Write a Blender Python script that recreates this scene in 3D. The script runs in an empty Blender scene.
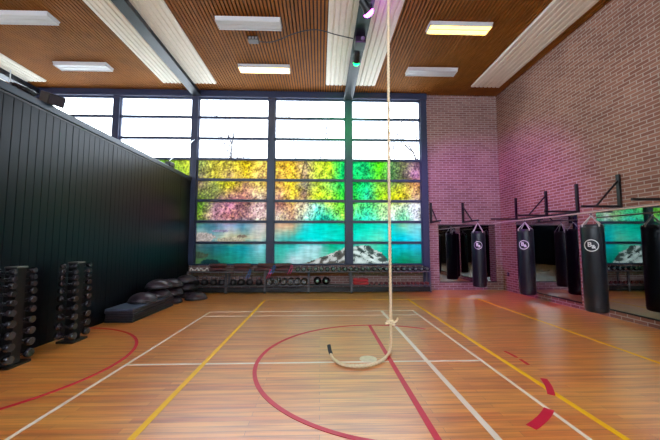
import bpy, bmesh, math, random
from math import pi, sin, cos
from mathutils import Vector, Matrix, noise
random.seed(7)
S = bpy.context.scene
COL = S.collection
# ------------------------------------------------------------------ camera
cd = bpy.data.cameras.new('camera'); cam = bpy.data.objects.new('camera', cd); COL.objects.link(cam)
cd.sensor_width = 36; cd.lens = 308/660*36; cd.clip_start = .05; cd.clip_end = 300
AZ, PT = .032366, .074537
F_ = Vector((sin(AZ)*cos(PT), cos(AZ)*cos(PT), sin(PT))); R_ = Vector((cos(AZ), -sin(AZ), 0)); U_ = R_.cross(F_)
m = Matrix((R_, U_, -F_)).transposed().to_4x4(); m.translation = (0, 0, 1.6); cam.matrix_world = m
S.camera = cam
# ------------------------------------------------------------------ sky, exposure
W = bpy.data.worlds.new('World'); S.world = W; W.use_nodes = True
bg = W.node_tree.nodes['Background']; bg.inputs[0].default_value = (.82, .915, 1, 1); bg.inputs[1].default_value = 5.0
S.view_settings.view_transform = 'Standard'; S.view_settings.look = 'None'; S.view_settings.gamma = 1
S.view_settings.use_curve_mapping = False; S.view_settings.exposure = 1.0
D, H, XR, XL = 10.5, 6.85, 6.3, -4.35      # far wall, ceiling, right wall, partition face
YB = -4.0; XH = -13.0
ROOM_LIGHTS = dict(purple=580, green=110, warm=60)

# ------------------------------------------------------------------ colour + materials
def lin(c):
    return tuple(((v/255)/12.92 if v/255 <= .04045 else ((v/255+.055)/1.055)**2.4) for v in c)
MATS = {}
def mat(name, rgb, rough=.6, metal=0, var=.12, scale=12, emit=None, es=0, spec=.5, bump=0):
    if name in MATS: return MATS[name]
    M = bpy.data.materials.new(name); M.use_nodes = True; nt = M.node_tree; b = nt.nodes['Principled BSDF']
    c = lin(rgb)
    tc = nt.nodes.new('ShaderNodeTexCoord'); nz = nt.nodes.new('ShaderNodeTexNoise'); nz.inputs['Scale'].default_value = scale; nz.inputs['Detail'].default_value = 4
    cr = nt.nodes.new('ShaderNodeValToRGB')
    cr.color_ramp.elements[0].position = .3; cr.color_ramp.elements[1].position = .7
    cr.color_ramp.elements[0].color = tuple(v*(1-var) for v in c)+(1,); cr.color_ramp.elements[1].color = tuple(min(1, v*(1+var)) for v in c)+(1,)
    nt.links.new(tc.outputs['Object'], nz.inputs['Vector']); nt.links.new(nz.outputs['Fac'], cr.inputs[0]); nt.links.new(cr.outputs[0], b.inputs['Base Color'])
    b.inputs['Roughness'].default_value = rough; b.inputs['Metallic'].default_value = metal; b.inputs['Specular IOR Level'].default_value = spec
    if emit: b.inputs['Emission Color'].default_value = lin(emit)+(1,); b.inputs['Emission Strength'].default_value = es
    if bump:
        bp = nt.nodes.new('ShaderNodeBump'); bp.inputs['Strength'].default_value = bump; bp.inputs['Distance'].default_value = .01
        nt.links.new(nz.outputs['Fac'], bp.inputs['Height']); nt.links.new(bp.outputs[0], b.inputs['Normal'])
    MATS[name] = M; return M

def brick_mat(name, ax, ay, c1, c2, mortar):
    M = bpy.data.materials.new(name); M.use_nodes = True; nt = M.node_tree; b = nt.nodes['Principled BSDF']; L = nt.links.new
    tc = nt.nodes.new('ShaderNodeTexCoord'); sp = nt.nodes.new('ShaderNodeSeparateXYZ'); cb = nt.nodes.new('ShaderNodeCombineXYZ')
    L(tc.outputs['Object'], sp.inputs[0]); L(sp.outputs[ax], cb.inputs[0]); L(sp.outputs[ay], cb.inputs[1])
    br = nt.nodes.new('ShaderNodeTexBrick'); L(cb.outputs[0], br.inputs['Vector'])
    br.inputs['Scale'].default_value = 1; br.inputs['Brick Width'].default_value = .26; br.inputs['Row Height'].default_value = .078
    br.inputs['Mortar Size'].default_value = .011; br.inputs['Mortar Smooth'].default_value = .3; br.inputs['Bias'].default_value = -.1
    br.inputs['Color1'].default_value = lin(c1)+(1,); br.inputs['Color2'].default_value = lin(c2)+(1,); br.inputs['Mortar'].default_value = lin(mortar)+(1,)
    nz = nt.nodes.new('ShaderNodeTexNoise'); nz.inputs['Scale'].default_value = .8; nz.inputs['Detail'].default_value = 5; L(cb.outputs[0], nz.inputs['Vector'])
    cr = nt.nodes.new('ShaderNodeValToRGB'); cr.color_ramp.elements[0].position = .35; cr.color_ramp.elements[0].color = (.82, .82, .84, 1); cr.color_ramp.elements[1].position = .65; cr.color_ramp.elements[1].color = (1, 1, 1, 1)
    L(nz.outputs['Fac'], cr.inputs[0])
    mx = nt.nodes.new('ShaderNodeMix'); mx.data_type = 'RGBA'; mx.blend_type = 'MULTIPLY'; mx.inputs[0].default_value = 1
    L(br.outputs['Color'], mx.inputs[6]); L(cr.outputs[0], mx.inputs[7]); L(mx.outputs[2], b.inputs['Base Color'])
    b.inputs['Roughness'].default_value = .85
    bp = nt.nodes.new('ShaderNodeBump'); bp.invert = True; bp.inputs['Strength'].default_value = .4; bp.inputs['Distance'].default_value = .01
    L(br.outputs['Fac'], bp.inputs['Height']); L(bp.outputs[0], b.inputs['Normal'])
    return M

def floor_mat():
    M = bpy.data.materials.new('varnished_planks'); M.use_nodes = True; nt = M.node_tree; b = nt.nodes['Principled BSDF']; L = nt.links.new
    tc = nt.nodes.new('ShaderNodeTexCoord')
    br = nt.nodes.new('ShaderNodeTexBrick'); L(tc.outputs['Object'], br.inputs['Vector'])
    br.inputs['Scale'].default_value = 1; br.inputs['Brick Width'].default_value = 1.7; br.inputs['Row Height'].default_value = .075
    br.inputs['Mortar Size'].default_value = .0012; br.inputs['Mortar Smooth'].default_value = .2; br.offset = .37; br.inputs['Bias'].default_value = 0
    br.inputs['Color1'].default_value = lin((228, 132, 44))+(1,); br.inputs['Color2'].default_value = lin((248, 172, 74))+(1,); br.inputs['Mortar'].default_value = lin((120, 68, 38))+(1,)
    mp = nt.nodes.new('ShaderNodeMapping'); mp.inputs['Scale'].default_value = (.9, 14, 1); L(tc.outputs['Object'], mp.inputs[0])
    nz = nt.nodes.new('ShaderNodeTexNoise'); nz.inputs['Scale'].default_value = 1.3; nz.inputs['Detail'].default_value = 5; L(mp.outputs[0], nz.inputs['Vector'])
    cr = nt.nodes.new('ShaderNodeValToRGB'); cr.color_ramp.elements[0].position = .34; cr.color_ramp.elements[0].color = lin((212, 196, 190))+(1,)
    cr.color_ramp.elements[1].position = .6; cr.color_ramp.elements[1].color = (1, 1, 1, 1); L(nz.outputs['Fac'], cr.inputs[0])
    mx = nt.nodes.new('ShaderNodeMix'); mx.data_type = 'RGBA'; mx.blend_type = 'MULTIPLY'; mx.inputs[0].default_value = 1
    L(br.outputs['Color'], mx.inputs[6]); L(cr.outputs[0], mx.inputs[7]); L(mx.outputs[2], b.inputs['Base Color'])
    b.inputs['Roughness'].default_value = .4; b.inputs['Specular IOR Level'].default_value = .5
    b.inputs['Coat Weight'].default_value = 1; b.inputs['Coat IOR'].default_value = 1.52; b.inputs['Coat Roughness'].default_value = .3
    return M

M_FLOOR = floor_mat()
M_BRF = brick_mat('brick_far', 0, 2, (138, 98, 90), (162, 122, 112), (178, 164, 160))
M_BRR = brick_mat('brick_right', 1, 2, (136, 90, 72), (164, 116, 96), (182, 166, 152))
M_SLAT = mat('ceiling_slat_wood', (146, 88, 26), .7, var=.15, scale=3, spec=.25)
M_VOID = mat('ceiling_backing', (52, 30, 18), .9)
M_PANEL = mat('white_enamel_panel', (230, 224, 208), .5, var=.03)
M_FRAME = mat('window_frame_paint', (42, 51, 80), .45, var=.05)
M_BEAM = mat('beam_paint', (14, 19, 28), .4, var=.05)
M_BLACK = mat('partition_black', (7, 15, 24), .33, var=.1, spec=.3)
M_RAIL = mat('partition_rail', (34, 52, 72), .35, var=.05)
M_BACK = mat('back_wall', (44, 34, 30), .9)
M_RUB = mat('black_rubber', (40, 37, 44), .24, var=.1, scale=30, spec=.9)
M_STEELB = mat('black_steel', (20, 19, 22), .4, var=.05)
M_CHR = mat('chrome', (200, 205, 215), .2, 1, var=.03)
M_VINYL = mat('bag_vinyl', (20, 26, 34), .34, var=.08, scale=5, bump=.15)
M_WHITEP = mat('white_print', (222, 226, 228), .6, var=.02)
M_STRAP = mat('grey_webbing', (196, 190, 186), .7, var=.05)
M_ROPE = mat('hemp_rope', (242, 222, 186), .9, var=.12, scale=60)
M_TAPE = mat('dark_tape', (60, 66, 70), .6)
M_LAMPB = mat('lamp_housing_white', (206, 206, 206), .5, var=.02)
M_TUBEOFF = mat('lamp_diffuser_off', (196, 198, 200), .35, var=.02)
M_TUBEON = mat('lamp_diffuser_on', (255, 226, 150), .4, emit=(255, 216, 120), es=5)
M_TUBEON2 = mat('lamp_diffuser_on_yellow', (255, 226, 150), .4, emit=(255, 206, 70), es=5)
M_BAR = mat('pale_bar', (196, 176, 164), .4, var=.1)
M_BARK = mat('grey_bark', (58, 54, 56), .9)
M_WHITEL = mat('white_line_paint', (244, 232, 214), .35, var=.02)
M_YEL = mat('yellow_line_paint', (255, 200, 0), .5, var=.03)
M_RED = mat('red_line_paint', (212, 16, 58), .45, var=.03)
mir = bpy.data.materials.new('mirror_silver'); mir.use_nodes = True
_b = mir.node_tree.nodes['Principled BSDF']; _b.inputs['Base Color'].default_value = (.36, .40, .40, 1); _b.inputs['Metallic'].default_value = 1; _b.inputs['Roughness'].default_value = .015

def glass_mat(name, attr):
    M = bpy.data.materials.new(name); M.use_nodes = True; nt = M.node_tree; nt.nodes.clear(); L = nt.links.new
    out = nt.nodes.new('ShaderNodeOutputMaterial'); tr = nt.nodes.new('ShaderNodeBsdfTranslucent' if attr else 'ShaderNodeBsdfTransparent'); gl = nt.nodes.new('ShaderNodeBsdfGlossy')
    gl.inputs['Roughness'].default_value = .03; gl.inputs['Color'].default_value = (1, 1, 1, 1)
    mx = nt.nodes.new('ShaderNodeMixShader'); mx.inputs[0].default_value = 0.0 if attr else .04
    L(gl.outputs[0], mx.inputs[2]); L(mx.outputs[0], out.inputs[0])
    if not attr:
        tr.inputs[0].default_value = (.97, .98, 1, 1); L(tr.outputs[0], mx.inputs[1]); return M
    at = nt.nodes.new('ShaderNodeAttribute'); at.attribute_name = 'print'
    # leaf / ripple grain of the print
    tc = nt.nodes.new('ShaderNodeTexCoord'); nz = nt.nodes.new('ShaderNodeTexNoise'); nz.inputs['Scale'].default_value = 22; nz.inputs['Detail'].default_value = 3
    L(tc.outputs['Object'], nz.inputs['Vector'])
    cr = nt.nodes.new('ShaderNodeValToRGB'); cr.color_ramp.elements[0].position = .35; cr.color_ramp.elements[0].color = (.75, .75, .75, 1); cr.color_ramp.elements[1].position = .62; cr.color_ramp.elements[1].color = (1.15, 1.15, 1.15, 1)
    L(nz.outputs['Fac'], cr.inputs[0])
    ml = nt.nodes.new('ShaderNodeMix'); ml.data_type = 'RGBA'; ml.blend_type = 'MULTIPLY'; ml.inputs[0].default_value = .15
    L(at.outputs['Color'], ml.inputs[6]); L(cr.outputs[0], ml.inputs[7])
    sc = nt.nodes.new('ShaderNodeVectorMath'); sc.operation = 'SCALE'; sc.inputs[3].default_value = .19; L(ml.outputs[2], sc.inputs[0])
    L(sc.outputs[0], tr.inputs[0])
    # ink on the room side of the film
    df = nt.nodes.new('ShaderNodeBsdfDiffuse'); L(ml.outputs[2], df.inputs[0])
    m2 = nt.nodes.new('ShaderNodeMixShader'); m2.inputs[0].default_value = .12
    L(tr.outputs[0], m2.inputs[1]); L(df.outputs[0], m2.inputs[2]); L(m2.outputs[0], mx.inputs[1])
    return M
M_GLASS = glass_mat('clear_glass', False); M_PRINT = glass_mat('printed_glass', True)

# ------------------------------------------------------------------ mesh builder
class MB:
    def __init__(s): s.v = []; s.f = []; s.sm = []; s.T = Matrix()
    def add(s, vs, fs, smooth=False):
        n = len(s.v); s.v += [tuple(s.T @ Vector(p)) for p in vs]; s.f += [tuple(i+n for i in q) for q in fs]; s.sm += [smooth]*len(fs)
    def box(s, x0, x1, y0, y1, z0, z1):
        s.add([(x0,y0,z0),(x1,y0,z0),(x1,y1,z0),(x0,y1,z0),(x0,y0,z1),(x1,y0,z1),(x1,y1,z1),(x0,y1,z1)],
              [(0,3,2,1),(4,5,6,7),(0,1,5,4),(1,2,6,5),(2,3,7,6),(3,0,4,7)])
    def cbox(s, x0, x1, y0, y1, z0, z1, c):   # box with chamfered edges
        bm = bmesh.new(); bmesh.ops.create_cube(bm, size=1)
        for v in bm.verts: v.co = Vector(((x0+x1)/2+v.co.x*(x1-x0), (y0+y1)/2+v.co.y*(y1-y0), (z0+z1)/2+v.co.z*(z1-z0)))
        bmesh.ops.bevel(bm, geom=bm.edges[:], offset=c, segments=2, affect='EDGES', profile=.6)
        s.add([v.co[:] for v in bm.verts], [[v.index for v in f.verts] for f in bm.faces]); bm.free()
    def lathe(s, prof, n=24, smooth=True, rot=0, z=None):
        vs = []; fs = []
        for r, zz in prof:
            for k in range(n):
                a = rot+2*pi*k/n; vs.append((r*cos(a), r*sin(a), zz))
        for i in range(len(prof)-1):
            for k in range(n):
                a = i*n+k; b = i*n+(k+1) % n; fs.append((a, b, b+n, a+n))
        s.add(vs, fs, smooth)
        s.add(vs[:n], [tuple(range(n))[::-1]]); s.add(vs[-n:], [tuple(range(n))])
    def tube(s, pts, r, n=8, caps=True):
        pts = [Vector(p) for p in pts]; N = len(pts); rs = r if isinstance(r, (list, tuple)) else [r]*N
        t = (pts[1]-pts[0]).normalized(); u = t.orthogonal().normalized(); vs = []; fs = []
        for i, p in enumerate(pts):
            t2 = (pts[min(i+1, N-1)]-pts[max(i-1, 0)])
            if t2.length > 1e-9:
                t2.normalize(); u = (u-t2*u.dot(t2)).normalized(); t = t2
            w = t.cross(u)
            for k in range(n):
                a = 2*pi*k/n; vs.append(p+(u*cos(a)+w*sin(a))*rs[i])
        for i in range(N-1):
            for k in range(n):
                a = i*n+k; b = i*n+(k+1) % n; fs.append((a, b, b+n, a+n))
        s.add(vs, fs, True)
        if caps: s.add(vs[:n], [tuple(range(n))[::-1]]); s.add(vs[-n:], [tuple(range(n))])
    def bar(s, a, b, w, h):     # square bar between two points
        a = Vector(a); b = Vector(b); d = (b-a).normalized(); u = d.cross(Vector((0, 0, 1)))
        u = Vector((1, 0, 0)) if u.length < 1e-3 else u.normalized(); v = u.cross(d)
        vs = [p+u*(i*w/2)+v*(j*h/2) for p in (a, b) for i, j in ((-1,-1),(1,-1),(1,1),(-1,1))]
        s.add(vs, [(0,3,2,1),(4,5,6,7),(0,1,5,4),(1,2,6,5),(2,3,7,6),(3,0,4,7)])
    def build(s, name, M, parent=None, kind=None, label=None, loc=None):
        me = bpy.data.meshes.new(name); me.from_pydata(s.v, [], s.f); me.validate(); me.update()
        if any(s.sm) and len(me.polygons) == len(s.sm): me.polygons.foreach_set('use_smooth', s.sm)
        bm = bmesh.new(); bm.from_mesh(me); bmesh.ops.recalc_face_normals(bm, faces=bm.faces[:]); bm.to_mesh(me); bm.free()
        me.materials.append(M); o = bpy.data.objects.new(name, me); COL.objects.link(o)
        if parent: o.parent = parent
        if kind: o['kind'] = kind
        if label: o['label'] = label
        if loc: o.location = loc
        return o
def tag(o, label, cat, group=None):
    o['label'] = label; o['category'] = cat
    if group: o['group'] = group
    return o
def empty(name, loc, label, cat, group=None, rz=0):
    o = bpy.data.objects.new(name, None); COL.objects.link(o); o.location = loc; o.rotation_euler = (0, 0, rz); o.empty_display_size = .1
    return tag(o, label, cat, group)
def kids(o): return [c for c in COL.objects if c.parent == o]
def copy_tree(o, parent=None, ks=None):
    c = o.copy(); COL.objects.link(c)
    if parent: c.parent = parent
    for ch in list(o.children): copy_tree(ch, c)
    return c
def place(proto, used, loc, rz=0, label=None, group=None, rot=None, scale=None):
    """the first call moves the prototype itself, later ones copy it"""
    o = copy_tree(proto) if used else proto
    o.location = loc; o.rotation_euler = rot if rot else (0, 0, rz)
    if scale: o.scale = scale if isinstance(scale, tuple) else (scale,)*3
    if label: o['label'] = label
    if group: o['group'] = group
    return o
ORD = ['first','second','third','fourth','fifth','sixth','seventh','eighth','ninth','tenth','eleventh','twelfth','thirteenth','fourteenth','fifteenth']

# ================================================================== SETTING
b = MB(); b.box(XH, XR, YB, D, -.1, 0); FLOOR = b.build('floor', M_FLOOR, kind='structure')
# --- court markings
def strip(x0, x1, y0, y1, z, M, label):
    b = MB(); b.box(x0, x1, y0, y1, 0, z); return b.build('court_line', M, FLOOR, label=label)
def arc(cx, cy, r, a0, a1, w, z, M, label, name='court_line'):
    b = MB(); n = max(6, int(abs(a1-a0)/.04)); vs = []
    for i in range(n+1):
        a = a0+(a1-a0)*i/n
        for rr, zz in ((r-w/2, 0), (r+w/2, 0), (r+w/2, z), (r-w/2, z)): vs.append((cx+rr*cos(a), cy+rr*sin(a), zz))
    fs = []
    for i in range(n):
        k = i*4
        for j in range(4): fs.append((k+j, k+(j+1) % 4, k+4+(j+1) % 4, k+4+j))
    fs += [(0,1,2,3), (n*4+3, n*4+2, n*4+1, n*4)]
    b.add(vs, fs); return b.build(name, M, FLOOR, label=label)
w = .04
strip(-2.57, -2.53, YB, 7.41, .002, M_WHITEL, 'white side line on the left')
strip(1.43, 1.49, YB, 7.39, .002, M_WHITEL, 'white line crossing under the rope knot')
strip(2.185, 2.225, YB, 7.39, .002, M_WHITEL, 'white side line on the right')
strip(-2.57, 2.225, 7.37, 7.41, .0025, M_WHITEL, 'white back line')
strip(-2.57, 2.225, 6.94, 6.98, .0025, M_WHITEL, 'white service line')
strip(-2.57, 2.225, 4.25, 4.29, .0025, M_WHITEL, 'white middle line')
strip(-1.57, -1.51, YB, 8.89, .003, M_YEL, 'yellow line left of the circle')
strip(2.475, 2.535, YB, 8.89, .003, M_YEL, 'yellow line right of the circle')
strip(4.51, 4.565, YB, 8.89, .003, M_YEL, 'yellow line nearest the punching bags')
strip(-1.57, 4.565, 8.85, 8.89, .0035, M_YEL, 'yellow back line')
strip(.935, .995, YB, 6.12, .004, M_RED, 'red centre line')
A = lambda dx, dy: math.atan2(dy, dx)
arc(.96, 4.32, 1.8, .62*pi/2, pi+1.4, .05, .0045, M_RED, 'red centre circle')
arc(.96, 4.32, 1.8, .02, .16, .04, .0045, M_RED, 'short worn piece of the red circle')
arc(.96, 4.32, 1.8, -.12, -.02+.0, .04, .0045, M_RED, 'short worn piece of the red circle')
arc(.96, 4.32, 1.8, -.60, -.36, .07, .0045, M_RED, 'short worn piece of the red circle')
arc(.96, 4.32, 1.8, -1.06, -.80, .085, .0045, M_RED, 'short thick piece of the red circle')
arc(-4.51, 4.3, 1.8, -pi/2, pi/2, .045, .0045, M_RED, 'red arc in front of the dumbbell towers')
b = MB(); b.T = Matrix.Translation((.67, 4.37, 0)); b.lathe([(.12, 0), (.12, .0035)], 24); b.build('floor_socket_cover', mat('socket_cover', (226, 214, 180), .5), FLOOR, label='pale round cover in the floor')

# --- walls
b = MB(); b.box(3.63, XR, D, D+.25, 0, H); b.box(XH, 3.63, D, D+.25, 0, .86); b.build('wall_far', M_BRF, kind='structure')
b = MB(); b.box(XR, XR+.25, YB, D+.25, 0, H); b.build('wall_right', M_BRR, kind='structure')
b = MB(); b.box(XH, XR+.25, YB-.2, YB, 0, 3.7); b.box(XH, XR+.25, YB-.2, YB, 6.5, H); b.build('wall_back', M_BACK, kind='structure')
# unseen high window band behind the camera, added to let in fill light
wb = MB()
for k in range(8): xx = XH+k*(XR-XH)/7; wb.box(xx-.06, xx+.06, YB-.15, YB-.03, 3.7, 6.5)
wb = wb.build('window_7', M_FRAME, kind='structure')
b = MB(); b.box(XH, XR, YB-.1, YB-.092, 3.7, 6.5); b.build('clear_glass', M_GLASS, wb)
b = MB(); b.box(XH-.2, XH, YB-.2, D+.25, 0, H); b.build('wall_hall', mat('hall_wall', (190, 180, 165), .8), kind='structure')
# the folding partition: ribbed panels with seams, top rail above
b = MB(); PT_ = 3.70; y = YB; pitch = 1.06; y0 = 4.38-8*pitch
b.box(XL-.16, XL-.016, YB, D-.02, 0, PT_)
k = 0
while y0+k*pitch < D-.02:
    ya = y0+k*pitch+.008; yb = min(ya+pitch-.016, D-.02); n = 8; st = (yb-ya)/n
    for j in range(n):
        p = ya+j*st
        if p < YB: continue
        vs = [(XL-.016, p, .0), (XL-.016, p+st, 0), (XL-.006, p+st*.95, 0), (XL-.010, p+st*.08, 0)]
        vs += [(x, yy, PT_) for x, yy, _ in vs]
        b.add(vs, [(0,1,2,3), (7,6,5,4), (0,4,5,1), (1,5,6,2), (2,6,7,3), (3,7,4,0)])
    k += 1
WL = b.build('wall_left', M_BLACK, kind='structure')
b = MB(); b.cbox(XL-.19, XL+.015, YB, D-.02, PT_, PT_+.12, .015); b.build('top_rail', M_RAIL, WL)
b = MB(); b.box(XL-.005, XL+.0, YB, D-.02, PT_-.035, PT_-.004); b.build('shadow_gap', M_STEELB, WL)

# --- ceiling: dark backing plus wooden slats running to the window
b = MB(); b.box(XH, XR+.25, YB, D+.25, H+.05, H+.2)
b.build('ceiling', M_VOID, kind='structure')
b = MB(); x = XH+.02
while x < XR-.06:
    b.box(x, x+.052, YB, D-.02, H, H+.045); x += .085
b.build('ceiling', M_SLAT, kind='structure')

def ribbed(name, x0, x1, y0, y1, n, label):
    b = MB(); st = (x1-x0)/n; b.box(x0, x1, y0, y1, H-.02, H-.0005)
    r = MB()
    for i in range(n):
        a = x0+i*st; vs = []
        for yy in (y0, y1):
            vs += [(a+st*.06, yy, H-.0205), (a+st*.2, yy, H-.05), (a+st*.8, yy, H-.05), (a+st*.94, yy, H-.0205)]
        r.add(vs, [(0,1,2,3), (7,6,5,4), (0,4,5,1), (1,5,6,2), (2,6,7,3), (3,7,4,0)])
    root = empty(name, ((x0+x1)/2, (y0+y1)/2, H), label, 'ceiling panel')
    for o, nm in ((b, 'back_plate'), (r, 'ribbed_face')):
        o.v = [(v[0]-(x0+x1)/2, v[1]-(y0+y1)/2, v[2]-H) for v in o.v]; o.build(nm, M_PANEL, root)
ribbed('ceiling_panel', -5.14, -3.40, YB+.5, 9.85, 14, 'long white ribbed ceiling panel above the dark beam over the black partition')
ribbed('ceiling_panel', .18, 1.82, YB+.5, 9.82, 12, 'long white ribbed ceiling panel crossed by the beam with the coloured lamps')
ribbed('ceiling_panel', 5.04, 6.02, YB+.5, 9.80, 7, 'narrow white ribbed ceiling panel along the right brick wall')
ribbed('ceiling_panel', -10.5, -8.86, YB+.5, 9.9, 12, 'white ribbed ceiling panel at far left beyond the black partition')

# --- beams
for i, (x0, x1, zb) in enumerate(((-4.34, -4.12, 6.66), (.84, 1.09, 6.6), (-9.75, -9.5, 6.64))):
    b = MB(); b.box(x0, x1, YB, D-.1, zb, H-.051); b.box(x0-.03, x1+.03, YB, D-.1, zb-.02, zb); b.build('trim_%d' % (i+1), M_BEAM, kind='structure')
b = MB(); b.box(XH, 3.74, D-.13, D+.1, 6.63, H-.001); b.build('trim_4', M_FRAME, kind='structure')
b = MB(); b.box(XH, 3.74, D-.06, D+.12, .86, .905); b.build('trim_5', M_FRAME, kind='structure')
b = MB(); b.box(-1.7, .95, D-.025, D-.002, .50, .60); b.build('trim_6', mat('brown_rail', (150, 84, 40), .5), kind='structure')

# --- windows: posts, bars, panes
POSTS = [-12.13, -9.54, -6.95, -4.30, -1.68, .985, 3.62]
ZB = [.905, 1.61, 2.32, 3.035, 3.75, 4.465, 5.19, 5.93, 6.63]
# printed picture: control colours, columns = metres along the wall, rows = heights
PXC = [140, 165, 186, 200, 215, 230, 245, 260, 280, 292, 305, 318, 330, 343, 356, 368, 380, 392, 404, 416]
PYR = [164, 176, 184, 197, 205, 218, 226, 238, 247, 260]
G = '''90,140,60 120,170,60 180,190,60 150,160,90 190,170,60 200,175,70 230,190,30 235,190,90 240,180,60 235,175,50 190,160,120 215,225,60 190,220,40 10,200,100 20,190,110 20,170,90 90,220,20 100,150,90 110,115,80 150,110,130
90,140,60 90,160,60 170,190,60 120,110,90 200,180,60 190,150,110 235,195,50 240,190,120 245,180,80 240,190,60 190,150,120 200,215,70 180,220,60 10,210,110 20,200,100 30,180,100 90,210,50 90,150,80 90,90,70 170,110,150
80,120,60 120,150,60 170,150,80 150,120,100 140,150,70 210,190,30 180,130,100 245,200,100 240,170,80 225,190,40 130,120,110 190,210,60 130,200,90 20,200,90 20,200,80 20,180,110 140,200,60 120,150,80 170,160,60 190,130,80
80,120,60 90,120,60 110,130,60 110,130,60 110,110,70 160,110,110 190,120,110 250,210,180 200,140,120 230,190,62 150,110,90 200,220,40 170,220,60 60,220,60 40,210,90 40,190,150 150,220,40 210,210,30 220,200,40 190,150,120
80,120,60 90,120,60 90,140,40 90,140,40 150,110,120 210,130,160 120,80,80 240,190,190 160,100,90 220,160,110 240,220,190 120,200,180 180,220,90 110,230,60 120,230,110 60,210,120 170,230,140 220,240,170 200,220,180 216,215,220
80,120,60 90,120,60 110,130,50 120,140,50 200,140,150 150,90,90 150,100,110 230,190,180 200,180,160 190,140,120 180,220,200 40,190,170 40,200,160 170,230,80 60,220,160 60,225,190 150,225,150 200,215,200 90,190,140 210,210,215
80,130,130 80,130,130 80,130,130 80,130,130 60,110,130 170,170,200 70,130,150 200,190,190 230,180,140 210,170,130 60,190,190 0,210,190 0,200,175 0,205,170 0,200,160 0,205,170 30,215,190 20,190,180 130,200,160 140,215,215
180,170,150 190,180,160 200,190,170 200,190,170 120,150,150 200,190,140 170,165,130 210,200,180 110,170,160 60,160,150 0,200,190 0,215,205 20,215,195 0,205,180 20,215,190 60,225,190 110,230,190 0,200,200 0,195,210 90,215,225
60,90,90 60,90,90 60,90,90 60,90,90 30,90,100 20,130,130 20,140,150 130,190,200 40,170,150 50,180,170 160,215,215 160,210,210 10,170,120 30,180,150 90,190,170 110,200,170 40,200,160 0,190,190 10,180,190 30,180,205
70,100,60 70,100,60 70,100,60 70,100,60 40,90,70 30,120,100 30,140,130 100,170,160 80,170,150 180,200,200 170,205,200 150,200,190 120,180,160 100,190,160 40,170,140 30,170,140 10,160,130 0,150,130 10,130,90 30,150,120'''
GRID = [[tuple(map(int, c.split(','))) for c in r.split()] for r in G.split('\n')]
def interp(a, t):
    if t <= a[0]: return 0, 0.
    for i in range(len(a)-1):
        if t <= a[i+1]: return i, (t-a[i])/(a[i+1]-a[i])
    return len(a)-2, 1.
def nz(x, y, s): return noise.noise(Vector((x*s, y*s, 3.7)))
# boulders of the picture: two outcrop outlines
OUT = [[(352,247),(360,245.5),(369,245.5),(375,250),(380,252),(387,258),(390,265),(351,265)], [(306,262.5),(316,259),(326,255.5),(336,251.5),(345,248),(351,247),(351,265),(303,265)]]
def inside(P, x, y):
    c = False; n = len(P)
    for i in range(n):
        (x1, y1), (x2, y2) = P[i], P[(i+1) % n]
        if (y1 > y) != (y2 > y) and x < (x2-x1)*(y-y1)/(y2-y1)+x1: c = not c
    return c
def picture(X, Z):
    px = 320+ (X)*29.3; py = 243-(Z-1.6)*29.3          # the picture's own units (about 3.4 cm)
    wx_ = px+2.5*nz(px, py, .16)+1.5*nz(px+40, py, .4); wy_ = py+1.8*nz(px, py+70, .2)+1.0*nz(px, py+20, .5)
    i, s = interp(PXC, wx_); j, t = interp(PYR, wy_)
    c = [ (GRID[j][i][k]*(1-s)+GRID[j][i+1][k]*s)*(1-t)+(GRID[j+1][i][k]*(1-s)+GRID[j+1][i+1][k]*s)*t for k in range(3)]
    if py < 221:       # foliage, trunks, leaf clumps
        n1 = nz(px, py, .7); n2 = nz(px+9, py+31, 1.5)
        f = 1+.42*n1+.2*n2+.35*nz(px, py+200, .22)
        c = [v*f for v in c]
        if n1 < -.3: c = [c[0]*.82, c[1]*.8, c[2]*.8]
        if n1 > .28: c = [c[0]+25, c[1]+25, c[2]-5]
    else:              # water: long level ripples, soft vertical reflections
        f = 1+.14*nz(px*.25, py*2.2, .5)+.1*nz(px*1.1, py*.25, .3)
        c = [v*f for v in c]
        if px < 285:
            for (cx, cy, a, bb, tone) in ((205,238,11,5,(198,180,170)),(232,240,14,2.6,(206,190,160)),(222,231,8,1.3,(160,150,175)),(243,236.5,5,1.5,(150,130,110)),(200,255,10,3,(70,84,64)),(212,262,10,3,(26,60,60))):
                d = ((px-cx)/a)**2+((py-cy)/bb)**2+.5*nz(px, py, .5)
                if d < 1: c = [v*(.85+.3*nz(px, py, .9)) for v in tone]
        ox = px+1.2*nz(px, py, .7); oy = py+.8*nz(px+50, py, .7)
        for gi, P in enumerate(OUT):
            if inside(P, ox, oy):
                th = -.45 if gi else .35; u = px*cos(th)+py*sin(th); v = -px*sin(th)+py*cos(th)
                rid = abs(nz(u*.6, v*1.3, .2)); lump = nz(u, v*1.6+9, .17)
                tone = (206, 216, 206) if not gi else (188, 186, 178)
                if gi and lump < .0: tone = (112, 106, 98)
                if not gi and lump < -.22: tone = (96, 112, 104)
                c = [q*(.92+.35*lump+.12*nz(px, py, 1.3)) for q in tone]
                if rid < .045: c = [42, 56, 54]
    if 297 < px < 312 and 160 < py < 182:     # two thin leaning trunks
        for x0, x1 in ((304.5, 300), (306, 317)):
            if abs(px-(x0+(x1-x0)*(py-160)/20)) < .5: c = [90, 80, 50]
    return lin([max(0, min(255, v)) for v in c])
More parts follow.
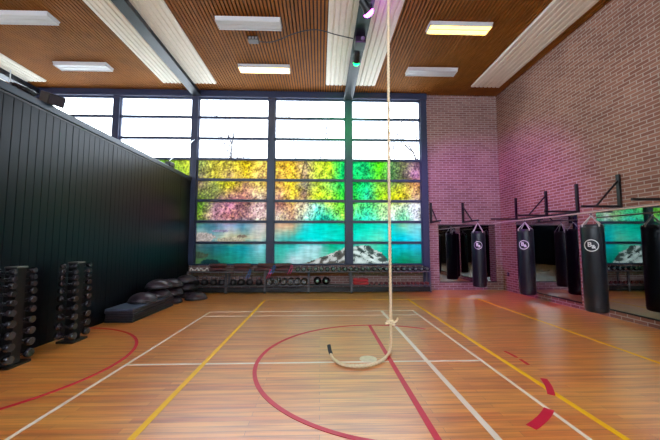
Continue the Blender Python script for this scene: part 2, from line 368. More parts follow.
for i in range(len(POSTS)-1):
    xa, xb = POSTS[i]+.11, POSTS[i+1]-.11
    b = MB()
    for z in ZB[1:-1]: b.box(xa, xb, D-.04, D+.05, z-.042, z+.042)
    b.box(xa, xa+.03, D-.03, D+.05, .905, 6.63); b.box(xb-.03, xb, D-.03, D+.05, .905, 6.63); b.box(xa, xb, D-.02, D+.05, 6.58, 6.63)
    wdw = b.build('window_%d' % (i+1), M_FRAME, kind='structure')
    b = MB(); b.box(xa, xb, D+.005, D+.013, 4.465, 6.6); b.build('clear_glass', M_GLASS, wdw)
    # the printed lower panes
    step = .024 if i >= 2 else .3
    vs = []; nx = int((xb-xa)/step); nzr = int((4.465-.905)/step)
    for a in range(nzr+1):
        for q in range(nx+1): vs.append((xa+(xb-xa)*q/nx, D+.008, .905+(4.465-.905)*a/nzr))
    fs = [(a*(nx+1)+q, a*(nx+1)+q+1, (a+1)*(nx+1)+q+1, (a+1)*(nx+1)+q) for a in range(nzr) for q in range(nx)]
    me = bpy.data.meshes.new('printed_pane'); me.from_pydata(vs, [], fs)
    at = me.color_attributes.new('print', 'FLOAT_COLOR', 'POINT')
    cols = []
    for v in vs: cols += list(picture(v[0], v[2]))+[1]
    at.data.foreach_set('color', cols)
    me.materials.append(M_PRINT); o = bpy.data.objects.new('printed_pane', me); COL.objects.link(o); o.parent = wdw; o['label'] = 'lake and forest picture printed on the lower panes'
for i, x in enumerate(POSTS):
    b = MB(); b.box(x-.11, x+.11, D-.1, D+.1, .905 if x < 3.5 else .0, 6.63)
    b.build('trim_%d' % (i+7), M_FRAME, kind='structure')

# --- outside: pale paving and bare trees
b = MB(); b.box(-60, 60, D+.3, 70, -.3, -.15); b.build('ground_outside', mat('pale_paving', (225, 225, 222), .9), kind='structure')
def tree(x, y, h, seed, label):
    rnd = random.Random(seed); b = MB()
    def grow(p, d, L, r, lv):
        pts = [p]; q = p; dd = d.copy()
        for _ in range(4):
            dd = (dd+Vector((rnd.uniform(-.16,.16), rnd.uniform(-.16,.16), rnd.uniform(-.02,.1)))).normalized(); q = q+dd*L/4; pts.append(q)
        b.tube(pts, [r*(1-.12*i) for i in range(5)], 5, False)
        if lv == 0: return
        for k in range(3 if lv > 1 else 4):
            a = rnd.uniform(0, 2*pi); s = rnd.uniform(.35, .8)
            nd = (dd+Vector((cos(a)*s, sin(a)*s, rnd.uniform(-.05, .3)))).normalized()
            grow(pts[rnd.choice((2, 3, 4))], nd, L*rnd.uniform(.55, .8), r*.5, lv-1)
    grow(Vector((0, 0, -.15)), Vector((0, 0, 1)), h*.36, h*.013, 4)
    o = b.build('bare_tree', M_BARK); o.location = (x, y, 0); return tag(o, label, 'tree')
tree(-5.0, 18, 14, 3, 'bare tree outside seen through the clear panes second from the black partition')
tree(6.0, 17.5, 14.5, 5, 'bare tree outside behind the rightmost clear panes')
tree(-1.4, 20, 14, 8, 'bare tree outside seen through the middle clear panes')

# ================================================================== THINGS
# --- ceiling lamps
def lamp(x, y, on, label):
    t = empty('ceiling_lamp', (x, y, H-.0), label, 'ceiling lamp')
    b = MB()
    b.add([(-.76,-.18,-.001),(.76,-.18,-.001),(.76,.18,-.001),(-.76,.18,-.001),(-.74,-.16,-.075),(.74,-.16,-.075),(.74,.16,-.075),(-.74,.16,-.075)],
          [(0,3,2,1),(0,1,5,4),(1,2,6,5),(2,3,7,6),(3,0,4,7),(4,5,6,7)])
    b.box(-.75, .75, -.006, .006, -.088, -.075)
    for yy in (-.16, .148): b.box(-.75, .75, yy, yy+.012, -.1, -.07)
    for xx in (-.75, .738): b.box(xx, xx+.012, -.16, .16, -.1, -.07)
    b.build('housing', M_LAMPB, t)
    b = MB(); M = {0: M_TUBEOFF, 1: M_TUBEON, 2: M_TUBEON2}[on]
    for yy in (-.08, .08): b.box(-.73, .73, yy-.06, yy+.06, -.084, -.0755)
    b.build('diffuser', M, t)
for x, y, on, l in ((-6.96, 7.0, 0, 'unlit white ceiling lamp at upper left, cut by the frame'), (-7.0, 8.98, 0, 'unlit white ceiling lamp between the two left ceiling panels'),
                    (-1.7, 7.02, 0, 'unlit white ceiling lamp in front of the lit one, left of the rope'), (-1.67, 8.93, 1, 'lit warm ceiling lamp left of the coloured lamps'),
                    (3.36, 7.02, 2, 'lit yellow ceiling lamp right of the rope'), (3.38, 8.93, 0, 'unlit white ceiling lamp behind the lit yellow one')):
    lamp(x, y, on, l)

# --- coloured stage lamps on the beam
def stage_lamp(loc, aim, rgb, es, energy, angle, label, r=.09):
    t = empty('stage_lamp', loc, label, 'stage lamp')
    d = (Vector(aim)-Vector(loc)).normalized(); q = d.to_track_quat('Z', 'Y').to_matrix().to_4x4()
    b = MB(); b.T = q; b.lathe([(.05, -.2), (.075, -.17), (.08, -.02), (r, .05), (r, .07), (r-.008, .07), (r-.008, .045)], 20); b.build('lamp_can', M_STEELB, t)
    b = MB(); b.T = q; b.lathe([(r-.01, .05), (r-.004, .08), (r*.88, .115), (r*.6, .145), (.001, .16)], 20)
    b.build('lens', mat('lens_'+label[:6], rgb, .3, emit=rgb, es=es), t)
    b = MB(); b.bar((-.1, 0, 0), (-.1, 0, .1), .02, .008); b.bar((.1, 0, 0), (.1, 0, .1), .02, .008); b.bar((-.11, 0, .1), (.11, 0, .1), .02, .01); b.bar((0, 0, .1), (0, 0, .13), .03, .03)
    b.build('yoke', M_STEELB, t)
    L = bpy.data.lights.new('spot', 'SPOT'); L.energy = energy; L.color = lin(rgb); L.spot_size = angle; L.spot_blend = .7; L.shadow_soft_size = .05
    o = bpy.data.objects.new('spot', L); COL.objects.link(o); o.parent = t; o.location = d*.2; o.rotation_euler = d.to_track_quat('-Z', 'Y').to_euler()
stage_lamp((.95, 6.02, 6.45), (5.6, 9.9, 1.9), (214, 60, 255), 22, ROOM_LIGHTS['purple'], 1.1, 'purple glowing stage lamp hanging from the beam, nearest the camera', .11)
stage_lamp((.96, 7.8, 6.45), (.99, 10.3, 4.4), (0, 235, 90), 5, ROOM_LIGHTS['green'], 2.0, 'green glowing stage lamp hanging from the beam near the windows')
t = empty('control_box', (.96, 7.15, 6.56), 'dark control box hanging from the beam between purple and green lamps', 'control box')
b = MB(); b.cbox(-.13, .13, -.16, .16, -.18, -.005, .02); b.build('casing', M_STEELB, t)
b = MB(); b.T = Matrix.Translation((.05, -.17, -.1)) @ Matrix.Rotation(pi/2, 4, 'X'); b.lathe([(.05, 0), (.05, .03), (.03, .04)], 14); b.build('dial', mat('grey_plastic', (120, 110, 125), .4), t)
t = empty('junction_box', (-1.72, 7.6, H), 'small grey junction box on the ceiling left of the cable', 'junction box')
b = MB(); b.cbox(-.13, .13, -.09, .09, -.1, -.001, .01); b.build('casing', mat('dark_grey_plastic', (74, 66, 62), .5), t)
for k in range(3): b = MB(); b.box(-.1+k*.08, -.05+k*.08, -.1, -.0895, -.08, -.03); b.build('socket', mat('pale_plastic', (170, 165, 160), .5), t)
pts = []
P = [(-1.58, 7.6, 6.76), (-1.2, 7.55, 6.73), (-.6, 7.3, 6.8), (-.1, 7.2, 6.82), (.4, 7.2, 6.7), (.8, 7.18, 6.60)]
def smooth(P, n=8):
    out = []
    P = [Vector(p) for p in P]
    for i in range(len(P)-1):
        p0 = P[max(i-1, 0)]; p1 = P[i]; p2 = P[i+1]; p3 = P[min(i+2, len(P)-1)]
        for k in range(n):
            t = k/n; out.append(.5*((2*p1)+(p2-p0)*t+(2*p0-5*p1+4*p2-p3)*t*t+(3*p1-p0-3*p2+p3)*t**3))
    out.append(P[-1]); return out
b = MB(); b.tube(smooth(P), .012, 6); tag(b.build('power_cable', M_STEELB), 'black cable running across the ceiling to the beam', 'cable')

# --- climbing rope: three twisted strands, knot, tail curled on the floor
RC = smooth([(1.10, 4.62, 6.798), (1.08, 4.62, 5.2), (1.055, 4.62, 3.0), (1.05, 4.62, 1.4), (1.05, 4.63, .43), (1.05, 4.66, .12), (1.03, 4.62, .04), (.96, 4.44, .03), (.832, 4.23, .03), (.648, 4.09, .03), (.451, 4.06, .03), (.29, 4.13, .03), (.185, 4.30, .035), (.15, 4.42, .07)], 16)
def resample(P, st):
    out = [P[0]]; acc = 0
    for a, c in zip(P, P[1:]):
        L = (c-a).length
        while acc+L >= st:
            a = a+(c-a)*((st-acc)/L); L = (c-a).length; out.append(a); acc = 0
            if L < 1e-9: break
        acc += L
    return out
RC = resample(RC, .016)
rope = empty('climbing_rope', (1.05, 4.62, 0), 'thick pale climbing rope hanging from the ceiling with its end curled on the floor', 'climbing rope')
b = MB(); off = Vector((1.05, 4.62, 0))
for s_ in range(3):
    pts = []; u = Vector((1, 0, 0))
    for i, p in enumerate(RC):
        t_ = (RC[min(i+1, len(RC)-1)]-RC[max(i-1, 0)]).normalized(); u = (u-t_*u.dot(t_)).normalized(); v = t_.cross(u)
        a = 2*pi*(i*.016/.16+s_/3); pts.append(p+(u*cos(a)+v*sin(a))*.0105-off)
    b.tube(pts, .0125, 6)
b.build('rope_strands', M_ROPE, rope)
b = MB()
k0 = Vector((0, .0, .43)); pts = []
for i in range(40):
    a = 2*pi*i/39*2; rr = .038+.012*sin(a*1.5); pts.append(k0+Vector((rr*cos(a), rr*sin(a), .03*sin(a*.75))))
b.tube(pts, .02, 6); b.tube([k0+Vector((.03, -.02, 0)), k0+Vector((.08, -.03, .03)), k0+Vector((.1, -.02, .07))], .018, 6); b.tube([k0+Vector((-.03, -.02, 0)), k0+Vector((-.09, -.03, -.005))], .018, 6)
b.build('knot', M_ROPE, rope, label='knot tied low on the rope')
b = MB(); e = [Vector(p)-off for p in ((.156, 4.40, .064), (.14, 4.45, .10), (.13, 4.50, .15))]; b.tube(e, .026, 10); b.build('rope_end_cap', M_TAPE, rope, label='dark taped end')

# --- mirrors
def mirror(x0, x1, y0, y1, z0, z1, label, far=False):
    t = empty('wall_mirror', ((x0+x1)/2, (y0+y1)/2, z0), label, 'mirror'); cx, cy = (x0+x1)/2, (y0+y1)/2
    b = MB(); b.box(x0-cx, x1-cx, y0-cy, y1-cy, 0, z1-z0); b.build('mirror_glass', mir, t)
    for za, zb_ in ((z1-z0, z1-z0+.035), (-.03, 0)):
        b = MB()
        if far: b.box(x0-cx, x1-cx, -.012, .002, za, zb_)
        else: b.box(-.012, .002, y0-cy, y1-cy, za, zb_)
        b.build('clip_rail', M_STEELB, t)
mirror(4.08, 6.06, D-.008, D-.001, .29, 2.2, 'wall mirror on the far brick wall behind the smallest punching bag', True)
mirror(XR-.008, XR-.001, 7.32, 9.68, .18, 2.34, 'wall mirror on the right brick wall behind the middle punching bag')
mirror(XR-.008, XR-.001, 2.6, 6.8, .18, 2.3, 'wall mirror right of the nearest punching bag, reflecting the green lake picture')

# --- brackets
def bracket(loc, rz, arm, brace, label):
    t = empty('bag_bracket', loc, label, 'wall bracket', rz=rz)     # local +y is out of the wall
    b = MB(); b.box(-.035, .035, .001, .045, 0, .70); b.build('wall_plate', M_STEELB, t)
    b = MB(); b.box(-.022, .022, .045, arm, .0, .045); b.build('arm', M_STEELB, t)
    if brace: b = MB(); b.bar((0, .04, .56), (0, arm*.62, .04), .022, .03); b.build('brace', M_STEELB, t)
bracket((3.83, D, 2.29), pi, .85, True, 'black wall bracket on the far brick wall nearest the window')
bracket((4.95, D, 2.29), pi, 1.05, True, 'black wall bracket above the far mirror holding the smallest punching bag')
for y, br, l in ((9.62, False, 'plain black wall bracket on the right wall nearest the corner'), (8.3, True, 'braced black wall bracket above the middle of the first right mirror'),
                 (7.27, False, 'plain black wall bracket above the brick pier left of the nearest punching bag'), (6.21, True, 'braced black wall bracket above and right of the nearest punching bag'),
                 (5.17, False, 'black wall bracket whose arm enters at the right edge of the frame')):
    bracket((XR, y, 2.34), pi/2, .85, br, l)
b = MB(); b.tube([(0, y-6, 0) for y in (2.4, 5, 7.5, 9.78)], .016, 10); o = b.build('hanging_bar', M_BAR); o.location = (5.62, 6, 2.235); 
tag(o, 'long pale bar under the right wall brackets carrying the two larger punching bags', 'bar')

# --- punching bags
def txt_mesh(s, size):
    cu = bpy.data.curves.new('t', 'FONT'); cu.body = s; cu.size = size; cu.align_x = 'CENTER'; cu.align_y = 'CENTER'; cu.offset = .004
    o = bpy.data.objects.new('t', cu); COL.objects.link(o); dg = bpy.context.evaluated_depsgraph_get(); me = bpy.data.meshes.new_from_object(o.evaluated_get(dg))
    bm = bmesh.new(); bm.from_mesh(me); bmesh.ops.triangulate(bm, faces=bm.faces[:]); bmesh.ops.subdivide_edges(bm, edges=bm.edges[:], cuts=1)
    vs = [v.co[:] for v in bm.verts]; bm.verts.index_update(); fs = [[v.index for v in f.verts] for f in bm.faces]; bm.free()
    bpy.data.objects.remove(o); bpy.data.curves.remove(cu); return vs, fs
def punching_bag(x, y, zb, zt, r, ztop, la, label):
    t = empty('punching_bag', (x, y, zb), label, 'punching bag', 'heavy bags along the brick walls'); h = zt-zb
    b = MB(); pr = [(.02, 0), (r*.8, .004), (r*.95, .02), (r, .06), (r*1.01, h*.25), (r*1.0, h*.6), (r*.985, h-.08), (r*.96, h-.02), (r*.9, h)]
    pr += [(r*.88, h-.03), (.01, h-.03)]
    b.lathe(pr, 40); b.build('bag_body', M_VINYL, t)
    for zz in (.09, h-.08): b = MB(); b.lathe([(r*1.0, zz), (r*1.02, zz+.004), (r*1.02, zz+.014), (r*1.0, zz+.018)], 40); b.build('seam_band', M_STEELB, t)
    for k in range(4):
        a = la+pi/4+k*pi/2; b = MB(); b.bar((r*.93*cos(a), r*.93*sin(a), h-.09), (r*.95*cos(a), r*.95*sin(a), h+.01), .03, .012)
        b.bar((r*.93*cos(a), r*.93*sin(a), h), (.012*cos(a), .012*sin(a), ztop-zb-.05), .026, .01); b.build('strap', M_STRAP, t)
    b = MB()
    b.tube([(.022*cos(a_), 0, ztop-zb-.045+.03*sin(a_)) for a_ in [2*pi*i/14 for i in range(15)]], .007, 6); b.tube([(0, 0, ztop-zb-.02), (0, 0, ztop-zb+.02)], .01, 8)
    b.build('swivel_ring', M_CHR, t)
    def wrap(u, v): a = la+u/r; return ((r*1.008+.0012)*cos(a), (r*1.008+.0012)*sin(a), v)
    b = MB(); zc = h-.43; vs = []; n = 40
    for i in range(n):
        a = 2*pi*i/n
        for rr in (.106, .122): vs.append(wrap(rr*cos(a), zc+rr*sin(a)))
    b.add(vs, [(2*i, 2*i+1, (2*i+3) % (2*n), (2*i+2) % (2*n)) for i in range(n)]); 
    for s, sz, dx, dz in (('B', .13, -.026, .016), ('&', .095, .036, -.028)):
        v2, f2 = txt_mesh(s, sz); b.add([wrap(p[0]+dx, zc+p[1]+dz) for p in v2], f2)
    b.build('logo', M_WHITEP, t, label='white round logo')
for (x, y, zb, zt, r, zt2, off_, l) in ((4.95, 9.5, .24, 1.96, .2, 2.272, -.05, 'smallest-looking black punching bag hanging in front of the far wall mirror'),
                                 (5.61, 8.25, .21, 1.98, .195, 2.21, -.25, 'black punching bag in the middle, in front of the first right wall mirror'),
                                 (5.63, 6.2, .2, 1.98, .197, 2.21, -.13, 'largest nearest black punching bag in front of the brick pier')):
    punching_bag(x, y, zb, zt, r, zt2, math.atan2(-y, -x)+off_, l)

# --- dumbbells (lying along X); one prototype, scaled copies
def dumbbell_proto(name, L, r, n, M, label, cap=None, HS=.22):
    t = empty(name, (0, 0, 0), label, 'dumbbell')
    for s in (-1, 1):
        b = MB(); b.T = Matrix.Rotation(s*pi/2, 4, 'Y')
        hl = L*HS; b.lathe([(r*.55, L/2-hl-.004), (r*.92, L/2-hl), (r, L/2-hl+.012), (r, L/2-.014), (r*.86, L/2)], n, smooth=n > 12, rot=pi/n); 
        hd = b.build('head', M, t)
        if cap:
            b = MB(); b.T = Matrix.Rotation(s*pi/2, 4, 'Y'); b.lathe([(r*.5, L/2), (r*.5, L/2+.004), (r*.3, L/2+.005)], 16); b.build('end_disc', cap, hd, label='pale end disc')
    b = MB(); b.T = Matrix.Rotation(pi/2, 4, 'Y'); hh = L/2-L*HS
    b.lathe([(.012, -hh), (.0135, -hh*.5), (.016, 0), (.0135, hh*.5), (.012, hh)], 12); b.build('handle', M_CHR, t, label='chrome handle')
    return t
ZR = [1.225, 1.135, 1.045, .945, .83, .705, .565, .42, .275, .125]
DB = dumbbell_proto('dumbbell', .275, .052, 14, M_RUB, 'x'); used = False
for (ty, tn) in ((4.27, 'nearer'), (5.29, 'farther')):
    tx = -4.04
    t = empty('dumbbell_tower', (tx, ty, 0), '%s black steel dumbbell tower rack beside the black partition' % tn, 'dumbbell rack')
    b = MB(); b.cbox(-.15, .12, -.14, .18, .001, .035, .008); b.build('base', M_STEELB, t)
    b = MB(); b.box(-.075, .075, -.065, .065, .035, 1.27); b.build('post', M_STEELB, t)
    b = MB(); b.cbox(-.08, .085, -.08, .08, 1.27, 1.29, .006); b.build('top_cap', mat('brushed_steel', (150, 145, 140), .35, 1), t)
    for k, z in enumerate(ZR):
        sc = .72+.42*k/9
        for s, sn in ((-1, 'front'), (1, 'rear')):
            b = MB()
            for xx in (-.03, .03): b.bar((xx, s*.064, z-.034), (xx, s*(.17), z-.02), .01, .012); b.bar((xx, s*.165, z-.02), (xx, s*.18, z+.006), .01, .012)
            b.build('cradle', M_STEELB, t)
            place(DB, used, (tx, ty+s*.14, z+.003), label='black dumbbell on the %s side of the %s tower, %s from the top' % (sn, tn, ORD[k]), group='dumbbells on the tower racks', scale=(.96+.1*k/9, sc, sc)); used = True

# --- mats
for k, (z0, z1, M, nm) in enumerate(((.001, .088, mat('mat_black', (30, 36, 44), .5), 'bottom'), (.092, .178, mat('mat_dark', (40, 38, 46), .5), 'middle'), (.182, .275, None, 'top'))):
    t = empty('exercise_mat', (-4.03, 7.32, z0), '%s thick exercise mat in the stack beside the black partition' % nm, 'exercise mat', 'stacked exercise mats')
    dx = (.0, .015, -.005)[k]; h = z1-z0
    b = MB(); b.cbox(-.295+dx, .27+dx, -.88, .86, 0, h*.55, .012); b.build('mat_body', M or mat('mat_side', (48, 42, 50), .5), t)
    b = MB(); b.cbox(-.29+dx, .265+dx, -.875, .855, h*.57, h, .015); b.build('mat_cover', mat('mat_top_grey', (74, 86, 108), .55) if k == 2 else mat('mat_dark2', (34, 36, 44), .5), t)
# --- balance domes
BO = empty('balance_dome', (0, 0, 0), 'x', 'balance trainer')
b = MB(); b.lathe([(.24, 0), (.275, .004), (.285, .018), (.28, .036), (.26, .04)], 36); b.build('platform', mat('dome_base', (30, 30, 36), .45), BO)
b = MB()
pr = [(.262, .0405)]
for i in range(1, 10):
    a = pi/2*i/10; pr.append((.262*cos(a), .0405+.157*sin(a)))
pr.append((.01, .1975)); b.lathe(pr, 36); dm = b.build('dome', mat('dome_rubber', (58, 48, 58), .28, scale=8), BO)
b = MB(); b.lathe([(.2665, .055), (.2665, .062), (.262, .066)], 36); b.build('rim_band', mat('rim_grey', (90, 84, 92), .4), BO)
used = False
for x, y, z, l in ((-3.99, 7.2, .2755, 'black balance dome alone on the near end of the mat stack'), (-4.0, 7.87, .2755, 'lower balance dome of the pair on the far end of the mats'), (-3.99, 7.87, .4925, 'upper balance dome of the pair on the far end of the mats'),
                   (-4.02, 8.56, .001, 'bottom balance dome of the stack just beyond the mats'), (-4.0, 8.57, .217, 'middle balance dome of the stack just beyond the mats'), (-4.02, 8.55, .433, 'top balance dome of the stack just beyond the mats'),
                   (-4.0, 9.5, .001, 'bottom balance dome of the stack in the window corner'), (-3.99, 9.49, .217, 'middle balance dome of the stack in the window corner'), (-4.01, 9.5, .433, 'top balance dome of the stack in the window corner'),
                   (-3.53, 9.05, .001, 'single balance dome on the floor in front of the weight rack')):
    place(BO, used, (x, y, z), random.uniform(0, 3), l, 'dark balance domes', scale=1.08); used = True

# --- weight racks below the window
RX = [-4.23, -2.995, -1.76, -.365, 1.02, 2.32, 3.62]; YF, YR = 10.02, 10.42
names = ['leftmost black storage rack, under white handles', 'second black storage rack from the left, under dark sandbags', 'third black storage rack, holding six round dumbbells below', 'fourth black storage rack, holding two medicine balls below', 'fifth black storage rack, holding red sandbags below', 'rightmost black storage rack next to the brick wall']
M_EDGE = mat('grey_edge', (92, 88, 96), .4)
for i in range(6):
    xa, xb = RX[i]+.002, RX[i+1]-.002; cx = (xa+xb)/2; hw = (xb-xa)/2
    t = empty('storage_rack', (cx, (YF+YR)/2, 0), names[i], 'weight rack', 'weight racks under the window'); hy = (YR-YF)/2
    for sx in (-1, 1):
        for sy in (-1, 1):
            b = MB(); b.box(min(sx*hw, sx*(hw-.03)), max(sx*hw, sx*(hw-.03)), min(sy*hy, sy*(hy-.04)), max(sy*hy, sy*(hy-.04)), 0.001, .7); b.build('upright', M_EDGE, t)
    for z in (.22, .66):
        b = MB(); b.box(-hw+.031, hw-.031, -hy, hy, z, z+.02)
        sh = b.build('shelf', M_STEELB, t)
        b = MB(); b.box(-hw+.031, hw-.031, -hy-.006, -hy, z-.005, z+.03); b.build('front_lip', M_EDGE, sh, label='grey front lip')
    b = MB(); b.box(-hw+.031, hw-.031, -hy+.02, -hy+.04, .03, .18); b.build('base_panel', M_STEELB, t)
ZS1, ZS2 = .681, .241
# top shelf: dumbbells end-on
DB2 = dumbbell_proto('hex_dumbbell', .30, .082, 6, M_RUB, 'x', mat('end_disc_green_lit', (96, 124, 108), .5)); used = False  # greenish light on the dumbbell ends is put into the disc colour
n = 23
for k in range(n):
    x = -.72+(3.52+.72)*k/(n-1)
    place(DB2, used, (x, 10.22, ZS1+.0715), rot=(0, 0, pi/2), label='black hex dumbbell on the top shelf, number %d counting from the sandbags' % (k+1) if False else 'black hex dumbbell, %s from the %s of the top shelf row' % ((ORD[k] if k < 12 else ORD[n-1-k]), ('left end' if k < 12 else 'right end')), group='hex dumbbells on the top shelf'); used = True
# lower shelf: round dumbbells, medicine balls, red bags, small red dumbbells
DB3 = dumbbell_proto('round_dumbbell', .34, .109, 24, M_RUB, 'x', mat('end_disc_grey', (112, 116, 124), .5)); used = False
for k in range(6):
    x = -1.613+k*.2205
    place(DB3, used, (x, 10.21, ZS2+.109), rot=(0, 0, pi/2), label='large round-headed black dumbbell on the lower shelf, %s from the left' % ORD[k], group='round dumbbells on the lower shelf'); used = True
MBL = empty('medicine_ball', (0, 0, 0), 'x', 'medicine ball')
b = MB(); pr = [(.13*sin(pi*i/16)+.001, .13-.13*cos(pi*i/16)) for i in range(17)]; b.lathe(pr, 28); b.build('ball', M_RUB, MBL)
b = MB(); b.T = Matrix.Translation((0, -.1285, .13)) @ Matrix.Rotation(pi/2, 4, 'X'); b.lathe([(.04, 0), (.036, .005), (.01, .006)], 18); b.build('valve_badge', mat('badge_green', (130, 160, 145), .5), MBL, label='pale round badge')
place(MBL, False, (-.08, 10.2, ZS2), 0, 'left of the two black medicine balls on the lower shelf', 'medicine balls')
place(MBL, True, (.2, 10.2, ZS2), 0, 'right of the two black medicine balls on the lower shelf', 'medicine balls')
DB4 = dumbbell_proto('small_dumbbell', .2, .052, 6, mat('dark_red_vinyl', (104, 30, 34), .45), 'x'); used = False
xs = [1.69+.16*k for k in range(4)]+[2.43+.155*k for k in range(8)]
for k, x in enumerate(xs):
    place(DB4, used, (x, 10.14, ZS2+.0455), rot=(0, 0, pi/2), label='small dark red dumbbell on the lower shelf, %s from the red sandbags' % ORD[k], group='small red dumbbells on the lower shelf'); used = True
# sandbags
def sandbag(M, MS, L=.56, r=.066, straps=True):
    t = empty('sandbag', (0, 0, 0), 'x', 'sandbag')
    b = MB(); b.T = Matrix.Translation((0, 0, r)) @ Matrix.Rotation(pi/2, 4, 'Y')
    b.lathe([(r*.4, -L/2), (r*.85, -L/2+.015), (r, -L/2+.05), (r*.97, 0), (r, L/2-.05), (r*.85, L/2-.015), (r*.4, L/2)], 18); b.build('roll', M, t)
    b = MB(); b.tube(smooth([(-.16, -r*.5, r*1.6), (-.08, -r*1.1, r*1.5), (.08, -r*1.1, r*1.5), (.16, -r*.5, r*1.6)], 5), .009, 6); b.build('grip', mat('grip_red', (140, 66, 62), .6), t)
    if straps:
        b = MB()
        for dx, dz in ((0, 0), (-.05, .0)):
            b.tube(smooth([(L/2-.02+dx*.5, -r*.6, r), (L/2+.02+dx, -r*1.7, r*.6), (L/2-.01+dx*1.4, -r*2.4, -.1), (L/2-.06+dx*1.5, -r*2.4, -.2)], 5), .012, 6)
        b.build('strap', MS, t, label='coloured end strap')
    return t
M_SB = mat('sandbag_dark', (84, 52, 54), .55); M_BLUE = mat('blue_strap', (60, 110, 190), .6); M_PINK = mat('pink_strap', (226, 70, 130), .6)
SBK = sandbag(M_SB, None, straps=False); SBB = sandbag(M_SB, M_BLUE); SBP = sandbag(M_SB, M_PINK); use = {1: False, 2: False, 3: False}
for i, (x, low, up) in enumerate(((-3.28, 1, 1), (-2.50, 2, 1), (-1.85, 3, 2), (-1.18, 1, 3))):
    nm = ('leftmost', 'second', 'third', 'rightmost')[i]
    for z, k, w_ in ((ZS1, low, 'lower'), (ZS1+.1325, up, 'upper')):
        # only lower rolls keep hanging straps free of the rack edge
        pr_ = {1: SBK, 2: SBB, 3: SBP}[k]
        c = {1: 'with no strap', 2: 'with blue end strap', 3: 'with pink end strap'}[k]
        place(pr_, use[k], (x+(.11 if w_ == 'upper' and k == 2 else 0), 10.12, z), 0, '%s dark sandbag roll %s in the %s stack on the top shelf' % (w_, c, nm), 'dark sandbag rolls'); use[k] = True
RB = sandbag(mat('red_vinyl', (190, 40, 52), .5), None, L=.5, r=.055, straps=False)
for k, (y, z) in enumerate(((10.08, ZS2), (10.2, ZS2), (10.14, ZS2+.1))):
    place(RB, k > 0, (1.33, y, z), 0, ('front bottom', 'rear bottom', 'top')[k]+' red sandbag of the small pile on the lower shelf', 'red sandbags')
# white tube handles
M_WH = mat('white_rubber', (228, 224, 220), .5)
WHH = empty('white_exercise_handle', (0, 0, 0), 'x', 'exercise handle')
b = MB(); b.tube(smooth([(-.14, 0, .02), (-.1, -.02, .1), (-.03, 0, .04), (.03, .01, .04), (.1, 0, .1), (.14, -.02, .02)], 6), .017, 8); b.build('looped_tube', M_WH, WHH)
b = MB(); b.tube([(-.05, -.03, .03), (.05, -.03, .03)], .022, 8); b.build('grip', M_WH, WHH)
place(WHH, False, (-4.05, 10.16, ZS1+.09), 0, 'white looped exercise handle nearest the black partition', 'white handles'); WHH.location.z = ZS1+.012
place(WHH, True, (-3.72, 10.1, ZS1+.012), .3, 'white looped exercise handle beside the leftmost sandbag stack', 'white handles')
# kettlebells
KB = empty('kettlebell', (0, 0, 0), 'x', 'kettlebell')
b = MB(); b.lathe([(.06, 0), (.085, .01), (.108, .06), (.112, .1), (.1, .145), (.07, .178), (.02, .19)], 24); b.build('bell', mat('kettle_iron', (44, 38, 42), .4), KB)
b = MB(); b.tube(smooth([(-.055, 0, .16), (-.075, 0, .21), (-.06, 0, .262), (0, 0, .28), (.06, 0, .262), (.075, 0, .21), (.055, 0, .16)], 5), .016, 8); b.build('handle', mat('kettle_handle', (70, 62, 66), .35), KB)
for k, x in enumerate((-4.0, -3.72, -3.44, -3.16, -2.8, -2.54, -2.28, -1.98)):
    place(KB, k > 0, (x, 10.2, ZS2), 0, 'black kettlebell on the lower shelf, %s from the black partition' % ORD[k], 'kettlebells on the lower shelf')

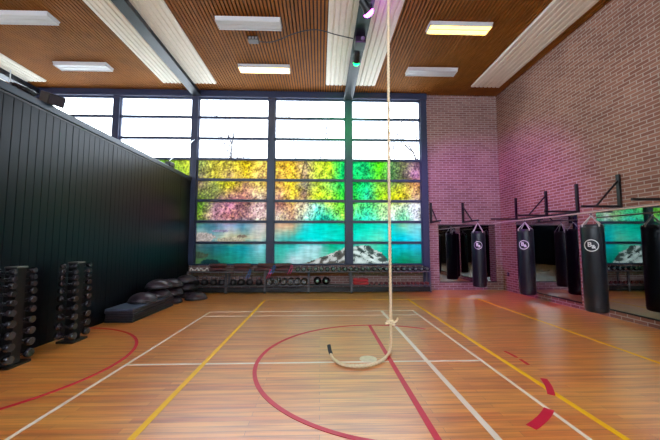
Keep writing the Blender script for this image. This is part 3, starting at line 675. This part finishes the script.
# --- speakers and bits on top of the partition
ZP = PT_+.12
t = empty('loudspeaker', (XL-.03, 5.0, ZP), 'black tilted loudspeaker on top of the black partition, nearest', 'loudspeaker')
R3 = Matrix.Translation((0.02, 0, .115)) @ Matrix.Rotation(-.5, 4, 'Z') @ Matrix.Rotation(.38, 4, 'Y')
b = MB(); b.T = R3; b.cbox(-.17, .17, -.11, .11, -.085, .085, .018); b.build('cabinet', M_STEELB, t)
b = MB(); b.T = R3; b.box(.171, .177, -.095, .095, -.07, .07); b.build('grille', mat('grille', (48, 46, 54), .6), t)
b = MB(); b.bar((-.02, 0, 0.001), (0, 0, .09), .05, .03); b.cbox(-.06, .03, -.05, .05, .001, .014, .004); b.build('stand', M_STEELB, t)
b = MB(); rnd = random.Random(4); pts = []
for i in range(120):
    a = i*.45; pts.append((.07*cos(a)*(1+.2*sin(i*.9)), .16*sin(a)*(1+.15*cos(i*.7)), .03+.05*abs(sin(i*.31))+.0*i))
b.tube(smooth(pts, 2), .008, 5); o = b.build('cable_coil', M_STEELB); o.location = (XL-.05, 4.55, ZP-.015); tag(o, 'tangled black cable heap on the partition beside the loudspeaker', 'cable')
t = empty('clamp_box', (XL-.07, 9.03, ZP), 'small black box on top of the partition where the stay cable starts', 'box')
b = MB(); b.cbox(-.07, .1, -.13, .13, 0.001, .14, .02); b.build('casing', M_STEELB, t)
b = MB(); b.tube([(0, 0, .14), (0, 0, .19)], .02, 8); b.build('eye_bolt', M_CHR, t)
b = MB(); b.tube([(XL-.07, 9.03, ZP+.19), (-4.26, 10.38, 5.12)], .014, 6); tag(b.build('stay_cable', M_CHR), 'thin metal stay cable from the partition up to the window post', 'cable')
b = MB(); b.tube([(-9.3, 9.2, 5.2), (-9.3, 9.2, 6.799)], .014, 6); tag(b.build('hanging_cable', M_WHITEP), 'thin white cord hanging from the ceiling at far left behind the partition', 'cord')
# --- socket near the corner
t = empty('wall_socket', (XR, 10.2, .5), 'small dark wall socket low on the right wall near the corner', 'socket')
b = MB(); b.cbox(-.025, -.001, -.05, .05, 0, .12, .005); b.build('cover', M_STEELB, t)
b = MB(); b.T = Matrix.Translation((-.025, 0, .06)) @ Matrix.Rotation(-pi/2, 4, 'Y'); b.lathe([(.028, 0), (.026, .004), (.02, .004)], 14); b.build('outlet', mat('grey_plastic', (120, 110, 125), .4), t)
